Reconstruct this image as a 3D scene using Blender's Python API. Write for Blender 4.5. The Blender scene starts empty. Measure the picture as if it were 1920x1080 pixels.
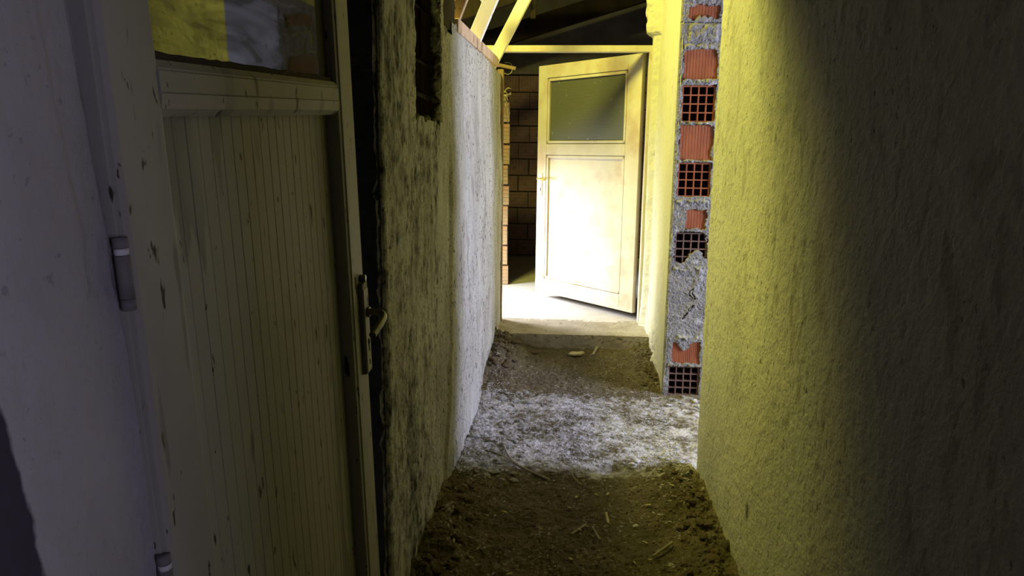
import bpy, bmesh, math, random
import numpy as np
from mathutils import Vector, Matrix
PI = math.pi
random.seed(7)
S = bpy.context.scene
COL = S.collection

# ------------------------------------------------------------------ camera
cd = bpy.data.cameras.new('camera'); cam = bpy.data.objects.new('camera', cd); COL.objects.link(cam)
cd.sensor_width = 36; cd.lens = 36 * 1350 / 1920; cd.clip_start = .02
cam.matrix_world = Matrix(((0.99674883, -0.02570492, 0.0763612, 0), (0.07981026, 0.1850147, -0.9794896, 0),
                           (0.01104976, 0.98239952, 0.1864647, 1.48), (0, 0, 0, 1)))
S.camera = cam
# ------------------------------------------------------------------ world, light, exposure
S.view_settings.view_transform = 'Standard'; S.view_settings.look = 'None'
S.view_settings.exposure = 0.0; S.view_settings.gamma = 1; S.view_settings.use_curve_mapping = False
w = bpy.data.worlds.new('world'); S.world = w; w.use_nodes = True
w.node_tree.nodes['Background'].inputs[0].default_value = (.62, .7, 1, 1)
w.node_tree.nodes['Background'].inputs[1].default_value = .6

def area(name, loc, target, sx, sy, power, color, spread=180):
    l = bpy.data.lights.new(name, 'AREA'); l.shape = 'RECTANGLE'; l.size = sx; l.size_y = sy
    l.energy = power; l.color = color; l.spread = math.radians(spread)
    o = bpy.data.objects.new(name, l); COL.objects.link(o); o.location = loc
    o.rotation_euler = (Vector(target) - Vector(loc)).to_track_quat('-Z', 'Y').to_euler()
    return o
# daylight through the roof light (yellow corrugated sheet)
area('roof_daylight', (-1.5, 3.93, 3.95), (.3, 3.5, 1.2), .85, .9, 215, (1, .93, .17))
# daylight through the tall window of the side room on the right
area('side_window_daylight', (3.02, 3.24, 1.35), (0, 3.7, .9), .82, 1.9, 150, (.66, .69, 1))
# daylight through the opening left in the far room
area('far_window_daylight', (-1.6, 6.1, .95), (-.1, 6.05, .2),   .6, .6, 44, (.95, .95, 1), 100)
# daylight through the doorway on the right behind the camera
area('rear_doorway_daylight', (2.2, -1.35, 1.2), (-.5, .6, 1.3), .9, 1.6, 46, (.72, .68, 1))

# ------------------------------------------------------------------ materials
def mat(name, c1, c2=None, scale=3, stretch=(1, 1, 1), specks=(), rough=.85, bump=.3, bscale=60, bdist=.004,
        metallic=0, stain_light=None, spec=.12, rgb3=None):
    """two-tone noise base, speck layers (color, threshold, scale, stretch, mask scale, mask threshold), bump"""
    m = bpy.data.materials.new(name); m.use_nodes = True
    nt = m.node_tree; N = nt.nodes; L = nt.links; b = N['Principled BSDF']
    b.inputs['Roughness'].default_value = rough; b.inputs['Metallic'].default_value = metallic
    b.inputs['Specular IOR Level'].default_value = spec
    tc = N.new('ShaderNodeTexCoord')
    def noise(sc, st=(1, 1, 1), det=6, off=0):
        mp = N.new('ShaderNodeMapping'); mp.inputs['Scale'].default_value = st; mp.inputs['Location'].default_value = (off, off * .7, off * 1.3)
        L.new(tc.outputs['Object'], mp.inputs[0])
        n = N.new('ShaderNodeTexNoise'); n.inputs['Scale'].default_value = sc; n.inputs['Detail'].default_value = det
        n.inputs['Roughness'].default_value = .6
        L.new(mp.outputs[0], n.inputs['Vector']); return n.outputs[0]
    def ramp(src, a, bb):
        r = N.new('ShaderNodeMapRange'); r.inputs[1].default_value = a; r.inputs[2].default_value = bb
        r.clamp = True; L.new(src, r.inputs[0]); return r.outputs[0]
    def mix(f, a, bb):
        x = N.new('ShaderNodeMix'); x.data_type = 'RGBA'
        if hasattr(f, 'is_output'): L.new(f, x.inputs[0])
        else: x.inputs[0].default_value = f
        for s, i in ((a, 6), (bb, 7)):
            if isinstance(s, tuple): x.inputs[i].default_value = (*s, 1)
            else: L.new(s, x.inputs[i])
        return x.outputs[2]
    c2 = c2 or tuple(v * .7 for v in c1)
    col = mix(ramp(noise(scale, stretch), .35, .65), c1, c2)
    if rgb3: col = mix(ramp(noise(rgb3[1], rgb3[2], 5, 9), .5, .68), col, rgb3[0])
    for i, (sc, th, s, st, ms, mt) in enumerate(specks):
        f = ramp(noise(s, st, 3, i * 3.1 + 1), th, th + .035)
        if ms:
            f2 = ramp(noise(ms, (1, 1, .6), 3, i * 5.3), mt - .06, mt + .06)
            mm = N.new('ShaderNodeMath'); mm.operation = 'MULTIPLY'; L.new(f, mm.inputs[0]); L.new(f2, mm.inputs[1]); f = mm.outputs[0]
        col = mix(f, col, sc)
    if stain_light:
        at = N.new('ShaderNodeAttribute'); at.attribute_name = 'stain_light'  # carries wall mould and also light and shade painted as tone
        # stain edge broken up by noise
        ad = N.new('ShaderNodeMath'); ad.operation = 'ADD'; L.new(at.outputs['Fac'], ad.inputs[0])
        nn = N.new('ShaderNodeMapRange'); nn.inputs[1].default_value = .25; nn.inputs[2].default_value = .75
        nn.inputs[3].default_value = -.38; nn.inputs[4].default_value = .38; L.new(noise(24, (1, 1, .7), 9, 2), nn.inputs[0])
        L.new(nn.outputs[0], ad.inputs[1])
        g = N.new('ShaderNodeMath'); g.operation = 'GREATER_THAN'; g.inputs[1].default_value = .02; L.new(at.outputs['Fac'], g.inputs[0])
        h = N.new('ShaderNodeMath'); h.operation = 'MULTIPLY'; L.new(ramp(ad.outputs[0], .3, .7), h.inputs[0]); L.new(g.outputs[0], h.inputs[1])
        col = mix(h.outputs[0], col, stain_light)
    L.new(col, b.inputs['Base Color'])
    if bump:
        bp = N.new('ShaderNodeBump'); bp.inputs['Strength'].default_value = bump; bp.inputs['Distance'].default_value = bdist
        L.new(noise(bscale, (1, 1, 1), 6, 4), bp.inputs['Height']); L.new(bp.outputs[0], b.inputs['Normal'])
    return m

BLK = (.035, .033, .028)
M = {}
M['plaster_left'] = mat('mouldy_plaster', (.50, .49, .455), (.35, .34, .30), 5, (1, 1, .4),
    specks=[((.30, .29, .25), .54, 12, (1, 1, .3), 3, .5), ((.09, .085, .07), .61, 36, (1, 1, .8), 3, .46), ((.16, .155, .135), .58, 95, (1, 1, .8), 4, .44)],
    bump=.6, bscale=70, bdist=.006, stain_light=(.022, .021, .017))
M['plaster_right'] = mat('rough_plaster', (.5, .49, .40), (.42, .41, .33), 3, (1, 1, .5),
    specks=[((.16, .15, .11), .62, 70, (1, 1, .6), 4, .5), ((.36, .35, .27), .56, 14, (1, 1, .4), 2, .5)], bump=.6, bscale=120, bdist=.006, stain_light=(.1, .095, .06))
M['plaster_near'] = mat('trowelled_plaster', (.46, .45, .46), (.38, .37, .37), 4, (1, 1, .6),
    specks=[((.30, .29, .30), .66, 70, (1, 1, .9), 4, .5)], bump=.5, bscale=50, bdist=.006, stain_light=(.06, .055, .07))
M['plaster_far'] = mat('smooth_yellowed_plaster', (.62, .60, .48), (.55, .53, .40), 3, (1, 1, .4), specks=[((.42, .40, .3), .62, 20, (1, 1, .5), 3, .5)], bump=.4, bscale=60)
M['shade_plaster'] = mat('shade_toned_plaster', (.08, .075, .06), (.04, .038, .03), 5, bump=.6, bscale=40, bdist=.01)  # wall plaster with shade put into its colour
M['mortar'] = mat('grey_mortar', (.33, .32, .28), (.22, .21, .18), 9, rough=.95, bump=.8, bscale=90, bdist=.006,
    specks=[((.42, .41, .37), .6, 20, (1, 1, 1), 0, 0)], stain_light=(.05, .05, .045))
M['dark_mortar'] = mat('dark_mortar', (.1, .085, .07), (.06, .05, .045), 9, rough=.95, bump=.8, bscale=60, bdist=.006)
M['terracotta'] = mat('terracotta', (.44, .15, .06), (.32, .105, .045), 14, (1, 1, .3), rough=.8, bump=.3, bscale=90,
    specks=[((.4, .3, .22), .63, 25, (1, 1, .3), 0, 0)])
M['terracotta_dusty'] = mat('greyed_terracotta', (.24, .14, .10), (.17, .11, .085), 14, rough=.9, bump=.3)
M['terracotta_dark'] = mat('dusty_terracotta', (.28, .18, .175), (.19, .12, .115), 4, rough=.9, bump=.5, bscale=60,
    specks=[((.18, .13, .12), .6, 20, (1, 1, 1), 0, 0)])
M['terracotta_pale'] = mat('pale_terracotta', (.46, .25, .13), (.40, .30, .18), 8, rough=.9, bump=.6, bscale=60,
    specks=[((.3, .26, .2), .58, 25, (1, 1, 1), 0, 0)])
M['terracotta_black'] = mat('black_terracotta', (.014, .011, .009), (.006, .005, .004), 8, rough=1, bump=.6, bscale=60, spec=0)
M['dirt'] = mat('dirt', (.185, .155, .095), (.11, .093, .056), 5, rough=.97, bump=1, bscale=60, bdist=.012,
    specks=[((.36, .33, .27), .60, 55, (1, 1, 1), 3, .45), ((.07, .05, .035), .62, 40, (1, 1, 1), 0, 0)], stain_light=(.60, .58, .57))
M['gravel'] = mat('gravel', (.24, .20, .15), (.14, .11, .075), 30, rough=.95, bump=.4, specks=[((.5, .49, .47), .58, 12, (1, 1, 1), 0, 0)])
M['lit_gravel'] = mat('lit_gravel', (.50, .49, .49), (.34, .33, .32), 30, rough=.95, bump=.4)
M['stone'] = mat('pale_stone', (.42, .41, .38), (.28, .26, .23), 20, rough=.95, bump=.6, bscale=80)
M['white_stone'] = mat('white_plaster_lump', (.75, .74, .74), (.6, .6, .58), 20, rough=.95, bump=.6, bscale=80)
M['brown_stone'] = mat('brown_clod', (.2, .15, .09), (.13, .1, .06), 20, rough=.95, bump=.8, bscale=60)
M['concrete'] = mat('concrete', (.44, .40, .32), (.32, .28, .21), 5, rough=.92, bump=.6, bscale=70,
    specks=[((.2, .17, .12), .64, 18, (1, 1, 1), 0, 0)])
M['wood'] = mat('pale_timber', (.90, .86, .80), (.80, .72, .62), 8, (1, 1, .12), rough=.7, bump=.3, bscale=30,
    specks=[((.18, .12, .06), .68, 14, (1, 1, .6), 0, 0)])
M['wood_pink'] = mat('old_timber', (.62, .46, .32), (.46, .33, .22), 10, (1, .12, 1), rough=.8, bump=.4, bscale=40,
    specks=[((.2, .14, .09), .62, 14, (1, .5, 1), 0, 0)])
M['wood_dark'] = mat('dark_timber', (.035, .026, .018), (.018, .014, .01), 6, (.2, 1, 1), rough=.85, bump=.5, bscale=30)
M['paint_near'] = mat('chipped_grey_paint', (.43, .42, .37), (.37, .355, .31), 5, (1, 1, .25), rough=.55, bump=.15, bscale=50, bdist=.002,
    specks=[((.05, .045, .03), .645, 30, (1, 1, .3), 2.5, .45), ((.09, .08, .06), .675, 55, (1, 1, .4), 0, 0), ((.27, .26, .22), .60, 10, (1, 1, .2), 3, .48)])
M['paint_far'] = mat('cream_paint', (.66, .61, .49), (.58, .52, .38), 4, (1, 1, 1), rough=.5, bump=.1, bscale=50, bdist=.002,
    specks=[((.5, .4, .25), .66, 12, (1, 1, .6), 3, .5)], rgb3=((.52, .40, .27), 3.5, (1, 1, 1)))
M['metal'] = mat('dull_metal', (.22, .21, .17), (.12, .115, .09), 20, rough=.38, metallic=.8, bump=.15, bscale=60, bdist=.001)
M['painted_metal'] = mat('painted_metal', (.25, .245, .23), (.18, .175, .165), 20, rough=.6, bump=.15)
M['white_plastic'] = mat('white_band', (.75, .75, .76), (.65, .65, .66), 20, rough=.6, bump=0)
M['brass'] = mat('pale_brass', (.8, .68, .3), (.7, .55, .2), 20, rough=.35, metallic=.7, bump=0)
M['black'] = mat('black_hole', (.012, .012, .012), (.008, .008, .008), rough=.9, bump=0)
M['brown_post'] = mat('brown_post_timber', (.26, .19, .10), (.16, .11, .06), 8, (1, 1, .2), bump=.3)
M['straw'] = mat('straw', (.62, .55, .33), (.45, .38, .2), 20, rough=.8, bump=0)
M['twig'] = mat('grey_twig', (.45, .41, .34), (.3, .26, .2), 20, rough=.8, bump=.2)
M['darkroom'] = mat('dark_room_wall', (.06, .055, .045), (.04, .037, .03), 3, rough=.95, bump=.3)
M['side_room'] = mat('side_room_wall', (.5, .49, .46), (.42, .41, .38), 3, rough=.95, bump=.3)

def near_glass():
    m = bpy.data.materials.new('dirty_window_glass'); m.use_nodes = True; nt = m.node_tree; N = nt.nodes; L = nt.links
    for n in list(N):
        if n.type != 'OUTPUT_MATERIAL': N.remove(n)
    out = N['Material Output']
    tc = N.new('ShaderNodeTexCoord')
    fr = N.new('ShaderNodeFresnel'); fr.inputs[0].default_value = 1.72
    gl = N.new('ShaderNodeBsdfGlossy'); gl.inputs['Roughness'].default_value = .015; gl.inputs[0].default_value = (1, 1, 1, 1)
    tr = N.new('ShaderNodeBsdfTransparent'); tr.inputs[0].default_value = (.8, .82, .8, 1)
    mx = N.new('ShaderNodeMixShader'); L.new(fr.outputs[0], mx.inputs[0]); L.new(tr.outputs[0], mx.inputs[1]); L.new(gl.outputs[0], mx.inputs[2])
    # smears wiped in arcs and vertical flecks of dirt
    mp = N.new('ShaderNodeMapping'); mp.inputs['Rotation'].default_value = (.5, 0, 0); mp.inputs['Scale'].default_value = (1, 1, 5); L.new(tc.outputs['Object'], mp.inputs[0])
    n1 = N.new('ShaderNodeTexNoise'); n1.inputs['Scale'].default_value = 4; n1.inputs['Detail'].default_value = 8; n1.inputs['Distortion'].default_value = 1.2; L.new(mp.outputs[0], n1.inputs['Vector'])
    r1 = N.new('ShaderNodeMapRange'); r1.inputs[1].default_value = .46; r1.inputs[2].default_value = .66; r1.inputs[4].default_value = .75; L.new(n1.outputs[0], r1.inputs[0])
    mp2 = N.new('ShaderNodeMapping'); mp2.inputs['Scale'].default_value = (1, 1, .25); L.new(tc.outputs['Object'], mp2.inputs[0])
    n2 = N.new('ShaderNodeTexNoise'); n2.inputs['Scale'].default_value = 38; n2.inputs['Detail'].default_value = 2; L.new(mp2.outputs[0], n2.inputs['Vector'])
    r2 = N.new('ShaderNodeMapRange'); r2.inputs[1].default_value = .68; r2.inputs[2].default_value = .71; L.new(n2.outputs[0], r2.inputs[0])
    ma = N.new('ShaderNodeMath'); ma.operation = 'MAXIMUM'; L.new(r1.outputs[0], ma.inputs[0]); L.new(r2.outputs[0], ma.inputs[1])
    sx = N.new('ShaderNodeSeparateXYZ'); L.new(tc.outputs['Object'], sx.inputs[0])
    ay = N.new('ShaderNodeMath'); ay.operation = 'MULTIPLY_ADD'; ay.inputs[1].default_value = .5; L.new(n1.outputs[0], ay.inputs[0]); L.new(sx.outputs[1], ay.inputs[2])
    r3 = N.new('ShaderNodeMapRange'); r3.inputs[1].default_value = .66; r3.inputs[2].default_value = .86; r3.inputs[4].default_value = .82; L.new(ay.outputs[0], r3.inputs[0])  # film thickened toward the far side to cover the brick reflection
    mb = N.new('ShaderNodeMath'); mb.operation = 'MAXIMUM'; L.new(ma.outputs[0], mb.inputs[0]); L.new(r3.outputs[0], mb.inputs[1]); ma = mb
    df = N.new('ShaderNodeBsdfDiffuse'); df.inputs[0].default_value = (.16, .16, .14, 1)
    m2 = N.new('ShaderNodeMixShader'); L.new(ma.outputs[0], m2.inputs[0]); L.new(mx.outputs[0], m2.inputs[1]); L.new(df.outputs[0], m2.inputs[2])
    L.new(m2.outputs[0], out.inputs[0]); return m
M['glass_near'] = near_glass()

def far_glass():
    m = bpy.data.materials.new('patterned_glass'); m.use_nodes = True; nt = m.node_tree; N = nt.nodes; L = nt.links; b = N['Principled BSDF']
    b.inputs['Base Color'].default_value = (.33, .34, .27, 1); b.inputs['Roughness'].default_value = .45; b.inputs['Transmission Weight'].default_value = .45
    tc = N.new('ShaderNodeTexCoord'); h = None
    for rx in (.6, -.6):
        mp = N.new('ShaderNodeMapping'); mp.inputs['Rotation'].default_value = (rx, 0, 0); L.new(tc.outputs['Object'], mp.inputs[0])
        wv = N.new('ShaderNodeTexWave'); wv.bands_direction = 'Z'; wv.inputs['Scale'].default_value = 30; L.new(mp.outputs[0], wv.inputs[0])
        if h is None: h = wv.outputs['Fac']
        else:
            a = N.new('ShaderNodeMath'); a.operation = 'MULTIPLY'; L.new(h, a.inputs[0]); L.new(wv.outputs['Fac'], a.inputs[1]); h = a.outputs[0]
    bp = N.new('ShaderNodeBump'); bp.inputs['Strength'].default_value = .7; bp.inputs['Distance'].default_value = .004; L.new(h, bp.inputs['Height']); L.new(bp.outputs[0], b.inputs['Normal'])
    mxx = N.new('ShaderNodeMix'); mxx.data_type = 'RGBA'; mxx.inputs[6].default_value = (.17, .18, .12, 1); mxx.inputs[7].default_value = (.30, .31, .21, 1)
    L.new(h, mxx.inputs[0])
    ns = N.new('ShaderNodeTexNoise'); ns.inputs['Scale'].default_value = 30; L.new(tc.outputs['Object'], ns.inputs['Vector'])
    rr = N.new('ShaderNodeMapRange'); rr.inputs[1].default_value = .72; rr.inputs[2].default_value = .74; L.new(ns.outputs[0], rr.inputs[0])
    m3 = N.new('ShaderNodeMix'); m3.data_type = 'RGBA'; L.new(rr.outputs[0], m3.inputs[0]); L.new(mxx.outputs[2], m3.inputs[6]); m3.inputs[7].default_value = (.8, .8, .7, 1)
    L.new(m3.outputs[2], b.inputs['Base Color']); return m
M['glass_far'] = far_glass()

# ------------------------------------------------------------------ mesh helpers
def link(name, me, m, parent=None):
    o = bpy.data.objects.new(name, me); COL.objects.link(o)
    if m is not None and not me.materials: me.materials.append(m)
    if parent: o.parent = parent
    return o
def tag(o, label=None, cat=None, group=None, kind=None):
    if label: o['label'] = label
    if cat: o['category'] = cat
    if group: o['group'] = group
    if kind: o['kind'] = kind
    return o
def empty(name, loc=(0, 0, 0)):
    o = bpy.data.objects.new(name, None); COL.objects.link(o); o.location = loc; o.empty_display_size = .1; return o
def bm_box(bm, lo, hi, mtx=None):
    vs = [bm.verts.new((x, y, z)) for x in (lo[0], hi[0]) for y in (lo[1], hi[1]) for z in (lo[2], hi[2])]
    for f in ((0, 1, 3, 2), (4, 6, 7, 5), (0, 4, 5, 1), (2, 3, 7, 6), (0, 2, 6, 4), (1, 5, 7, 3)):
        bm.faces.new([vs[i] for i in f])
    if mtx: bmesh.ops.transform(bm, matrix=mtx, verts=vs)
    return vs
def box(name, lo, hi, m, parent=None, bevel=0, mtx=None, rough=0, cuts=0):
    bm = bmesh.new(); bm_box(bm, lo, hi)
    if bevel: bmesh.ops.bevel(bm, geom=bm.edges[:], offset=bevel, segments=2, affect='EDGES', profile=.6)
    if cuts:
        d = [hi[i] - lo[i] for i in range(3)]; ax = d.index(max(d))
        es = [e for e in bm.edges if abs((e.verts[0].co - e.verts[1].co)[ax]) > .8 * d[ax]]
        bmesh.ops.subdivide_edges(bm, edges=es, cuts=cuts, use_grid_fill=True)
    if rough:
        for v in bm.verts: v.co += Vector([random.uniform(-rough, rough) for _ in range(3)])
    if mtx: bmesh.ops.transform(bm, matrix=mtx, verts=bm.verts)
    bmesh.ops.recalc_face_normals(bm, faces=bm.faces)
    me = bpy.data.meshes.new(name); bm.to_mesh(me); bm.free()
    return link(name, me, m, parent)
def tube_mesh(name, pts, rad, seg=8, cap=True):
    bm = bmesh.new(); rings = []; pts = [Vector(p) for p in pts]
    if not isinstance(rad, (list, tuple)): rad = [rad] * len(pts)
    up = Vector((.13, .21, .97))
    for i, p in enumerate(pts):
        t = (pts[min(i + 1, len(pts) - 1)] - pts[max(i - 1, 0)]).normalized()
        a = t.cross(up)
        if a.length < .05: a = t.cross(Vector((1, 0, 0)))
        a.normalize(); b = t.cross(a)
        rings.append([bm.verts.new(p + rad[i] * (a * math.cos(2 * PI * k / seg) + b * math.sin(2 * PI * k / seg))) for k in range(seg)])
    for r0, r1 in zip(rings, rings[1:]):
        for k in range(seg): bm.faces.new((r0[k], r0[(k + 1) % seg], r1[(k + 1) % seg], r1[k]))
    if cap: bm.faces.new(rings[0][::-1]); bm.faces.new(rings[-1])
    bmesh.ops.recalc_face_normals(bm, faces=bm.faces)
    me = bpy.data.meshes.new(name); bm.to_mesh(me); bm.free()
    for p in me.polygons: p.use_smooth = True
    return me
# value noise on arrays
rng = np.random.RandomState(5)
TAB = rng.rand(256, 256)
def vnoise(u, v, s, seed=0):
    u = u * s + seed * 17.3; v = v * s + seed * 31.7
    i = np.floor(u).astype(int); j = np.floor(v).astype(int); fu = u - i; fv = v - j
    fu = fu * fu * (3 - 2 * fu); fv = fv * fv * (3 - 2 * fv)
    g = lambda a, b: TAB[a % 256, b % 256]
    return (g(i, j) * (1 - fu) + g(i + 1, j) * fu) * (1 - fv) + (g(i, j + 1) * (1 - fu) + g(i + 1, j + 1) * fu) * fv
def fbm(u, v, s, seed=0, o=4):
    r = 0; a = .5
    for k in range(o): r = r + a * (vnoise(u, v, s * 2 ** k, seed + k) - .5); a *= .55
    return r * 1.6
def sstep(a, b, x): t = np.clip((x - a) / (b - a), 0, 1); return t * t * (3 - 2 * t)
def grid(name, P, m, parent=None, stain_light=None, keep=None, smooth=False, flip=False):
    """P: (n, k, 3) array of points -> one mesh"""
    n, k = P.shape[:2]; idx = np.arange(n * k).reshape(n, k)
    q = np.stack([idx[:-1, :-1], idx[1:, :-1], idx[1:, 1:], idx[:-1, 1:]], -1).reshape(-1, 4)
    if keep is not None:
        kk = keep; kq = (kk[:-1, :-1] & kk[1:, :-1] & kk[1:, 1:] & kk[:-1, 1:]).reshape(-1); q = q[kq]
    if flip: q = q[:, ::-1]
    me = bpy.data.meshes.new(name); me.vertices.add(n * k); me.vertices.foreach_set('co', P.reshape(-1).astype(np.float32))
    me.loops.add(q.size); me.loops.foreach_set('vertex_index', q.reshape(-1).astype(np.int32))
    me.polygons.add(len(q)); me.polygons.foreach_set('loop_start', (np.arange(len(q)) * 4).astype(np.int32))
    me.polygons.foreach_set('loop_total', np.full(len(q), 4, np.int32))
    me.update(calc_edges=True)
    me.polygons.foreach_set('use_smooth', np.full(len(q), smooth))
    if stain_light is not None:
        a = me.attributes.new('stain_light', 'FLOAT', 'POINT'); a.data.foreach_set('value', stain_light.reshape(-1).astype(np.float32))
    return link(name, me, m, parent)
def solid_back(o, lo, hi, m):
    """the body of a wall behind its plastered face, joined into the same object"""
    me = o.data; bm = bmesh.new(); bm.from_mesh(me); bm_box(bm, lo, hi); bm.to_mesh(me); bm.free()
def struct(o, label=None): o['kind'] = 'structure'; tag(o, label); return o

# ------------------------------------------------------------------ left corridor wall
def wall_left():
    y = np.arange(1.985, 5.40, .009); z = np.arange(-.05, 2.95, .009)
    Y, Z = np.meshgrid(y, z, indexing='ij')
    X = -.52 + .012 * fbm(Y, Z, 2.2, 1) + .006 * fbm(Y, Z * .5, 14, 2) + .004 * fbm(Y, Z, 50, 3)
    # vertical plaster edge where a second coat ends, and the bulge at its foot
    e = 3.09 + .02 * fbm(Y, Z, 5, 6) - .10 * sstep(.9, .1, Z)
    X = X + .016 * sstep(e - .015, e + .01, Y) * sstep(1.75, 1.2, Z)
    X = X - .03 * sstep(.22, .0, Z) * (Y > 4.2) + .02 * fbm(Y, Z, 9, 8) * sstep(.3, 0, Z)
    # niche with bare near-black brickwork
    jag = .03 * fbm(Y, Z, 30, 11)
    ni = sstep(2.437, 2.449, Y + jag) * sstep(2.935, 2.90, Y - jag * 1.4) * sstep(1.592, 1.604, Z + jag)
    X = X - .055 * ni
    # scraped patch
    sp = sstep(2.53, 2.54, Y + jag * .3) * sstep(2.60, 2.59, Y + jag * .3) * sstep(1.10, 1.12, Z + jag) * sstep(1.37, 1.34, Z + jag)
    X = X - .005 * sp
    # the corner arris is rounded and chipped
    X = X - .02 * sstep(2.01, 1.985, Y) - .02 * sstep(.05, .5, fbm(Y * 0, Z, 9, 15)) * sstep(2.03, 1.985, Y)
    stain_light = 1.15 * ni
    stain_light = np.maximum(stain_light, .62 * sstep(.23, .0, np.abs(Y - 2.85)) * sstep(1.25, 1.75, Z) * (1 - .3 * sp))
    stain_light = np.maximum(stain_light, .55 * sstep(.13, .0, np.abs(Y - 2.78)) * sstep(.0, 1.4, Z))
    stain_light = np.maximum(stain_light, .38 * sstep(3.0, 2.5, Y) * (1 + .9 * fbm(Y, Z * .4, 6, 34)))
    stain_light = np.maximum(stain_light, .45 * sstep(.14, .02, np.abs(Y - 2.55)) * (.5 + .5 * sstep(.5, -.5, fbm(Y, Z, 3, 33))))
    stain_light = np.maximum(stain_light, .4 * sstep(.10, 0, Y - 1.99))
    stain_light = np.maximum(stain_light, .45 * sstep(.25, 0, Z) * sstep(3, 2.6, Y))
    stain_light = stain_light * (1 - .9 * sp)
    stain_light = np.maximum(stain_light, .75 * sstep(.12, .0, np.abs(Y - 3.06)) * sstep(1.8, 2.05, Z))  # dark tone around the slot, its shade put into the colour
    topz = np.where(Y < 3.0 + .012 * fbm(Y, Z, 30, 21) , 9, np.where(Y < 3.2, 1.975, 2.03))
    keep = Z < topz + .012 * fbm(Y, Z, 25, 23)
    o = grid('wall_left', np.stack([X, Y, Z], -1), M['plaster_left'], stain_light=stain_light, keep=keep)
    me = o.data; bm = bmesh.new(); bm.from_mesh(me)
    bm_box(bm, (-.72, 2.04, -.05), (-.60, 3.0, 2.95)); bm_box(bm, (-.72, 3.0, -.05), (-.55, 5.40, 1.985))
    bm_box(bm, (-.60, 2.04, -.05), (-.575, 2.40, 2.95)); bm_box(bm, (-.60, 2.955, -.05), (-.545, 2.99, 2.95)); bm_box(bm, (-.60, 2.40, -.05), (-.54, 2.93, 1.57))
    bm.to_mesh(me); bm.free(); struct(o)
    # bare bricks inside the niche
    for z0, z1 in ((1.605, 1.675), (1.695, 1.795), (1.815, 1.985), (2.005, 2.18), (2.20, 2.38)):
        for y0, y1 in ((2.45, 2.70), (2.715, 2.91)):
            box('brick', (-.60, y0, z0), (-.560 + random.uniform(-.004, .004), y1, z1), M['terracotta_black'], o, .006, rough=.003)
    for zj in (1.676, 1.796):
        box('mortar_joint', (-.60, 2.452, zj), (-.553, 2.53, zj + .018), M['mortar'], o, .004, rough=.005, cuts=5)
    # end face of this wall, toward the camera, rough, its shade painted in as a darker plaster colour
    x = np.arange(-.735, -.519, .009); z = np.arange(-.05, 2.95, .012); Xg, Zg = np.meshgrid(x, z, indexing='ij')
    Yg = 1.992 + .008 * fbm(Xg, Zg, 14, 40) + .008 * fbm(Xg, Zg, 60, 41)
    box('darkened_end_face', (-.725, 3.0, 1.98), (-.545, 3.02, 2.95), M['terracotta_black'], o)  # unseen black plate added over the far end to stop yellow bounce
    e = grid('darkened_end_face', np.stack([Xg, Yg, Zg], -1), M['shade_plaster'], o)
    return o
WL = wall_left()

# ------------------------------------------------------------------ near-left wall beside the first door
GAP = [(-0.05, 1.0), (0.934, 0.833), (1.097, 0.823), (1.193, 0.811), (1.291, 0.796), (1.343, 0.79), (1.38, 0.789), (1.465, 0.777), (1.551, 0.767), (1.631, 0.758), (2.6, 0.62)]
def wall_near_left():
    z = np.arange(-.03, 2.6, .008); y = np.linspace(0, 1, 260)
    ye = np.interp(z, [g[0] for g in GAP], [g[1] for g in GAP])
    ye = ye - .004 - .003 * np.abs(fbm(z, z * 0, 30, 3)) - .004 * (z < 1.30) * fbm(z, z * 0, 12, 3)
    T, Z = np.meshgrid(y, z, indexing='ij'); t = 1 - (1 - T) ** 1.0
    Yb = -.25
    Y = Yb + (ye[None, :] - Yb) * t
    X = -.522 + .004 * fbm(Y, Z, 4, 5) + .0015 * fbm(Y, Z, 45, 6) - .003 * sstep(.012, 0, (ye[None, :] - Y)) ** 2
    X = X - .002 * sstep(.055, .045, ye[None, :] - Y + .01 * fbm(Y, Z, 20, 9)) * (Z > 1.32)
    st = .95 * sstep(-.006, .008, .597 + .02 * sstep(1.29, 1.1, Z) + .10 * np.maximum(1.15 - Z, 0) - Y + .006 * fbm(Y, Z, 25, 4)) * sstep(1.30, 1.25, Z + .03 * fbm(Y, Z, 15, 5))  # rough darker patch low at the near end
    st = np.maximum(st, .35 * sstep(.02, 0, ye[None, :] - Y))
    o = grid('wall_near_left', np.stack([X, Y, Z], -1), M['plaster_near'], stain_light=st)
    solid_back(o, (-.66, -.25, -.05), (-.55, .60, 2.6), None)
    struct(o); return o
wall_near_left()
# jamb strip behind the gap: dark timber frame post the door hangs on
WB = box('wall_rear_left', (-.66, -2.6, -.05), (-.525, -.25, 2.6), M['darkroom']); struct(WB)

# ------------------------------------------------------------------ right corridor walls
def wall_right():
    y = np.concatenate([np.arange(-.18, .9, .03), np.arange(.9, 3.318, .009)]); z = np.arange(-.05, 2.62, .009)
    Y, Z = np.meshgrid(y, z, indexing='ij')
    Yw = Y - .075 * sstep(1.1, -.1, Z) * sstep(2.6, 3.318, Y)
    X = .63 + .010 * fbm(Y, Z, 1.8, 51) + .0035 * fbm(Y, Z, 38, 53) + .002 * fbm(Y, Z, 80, 54)
    X = X - .02 * sstep(2.6, 1.2, Y) * sstep(.3, 0, Z) + .014 * sstep(3.29, 3.318, Y) ** 2
    ell = lambda a, b, ra, rb: np.exp(-(((Y - a) / ra) ** 2 + ((Z - b) / rb) ** 2))
    st = .33 * ell(2.25, 1.55, .22, .35) + .3 * ell(2.0, 1.15, .12, .3) + .22 * ell(2.5, .9, .3, .15) + .65 * ell(2.33, .28, .03, .06)
    o = grid('wall_right', np.stack([X, Yw, Z], -1), M['plaster_right'], stain_light=st * .8, flip=True)
    solid_back(o, (.66, -.18, -.05), (.83, 3.22, 2.62), None); struct(o)
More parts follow.
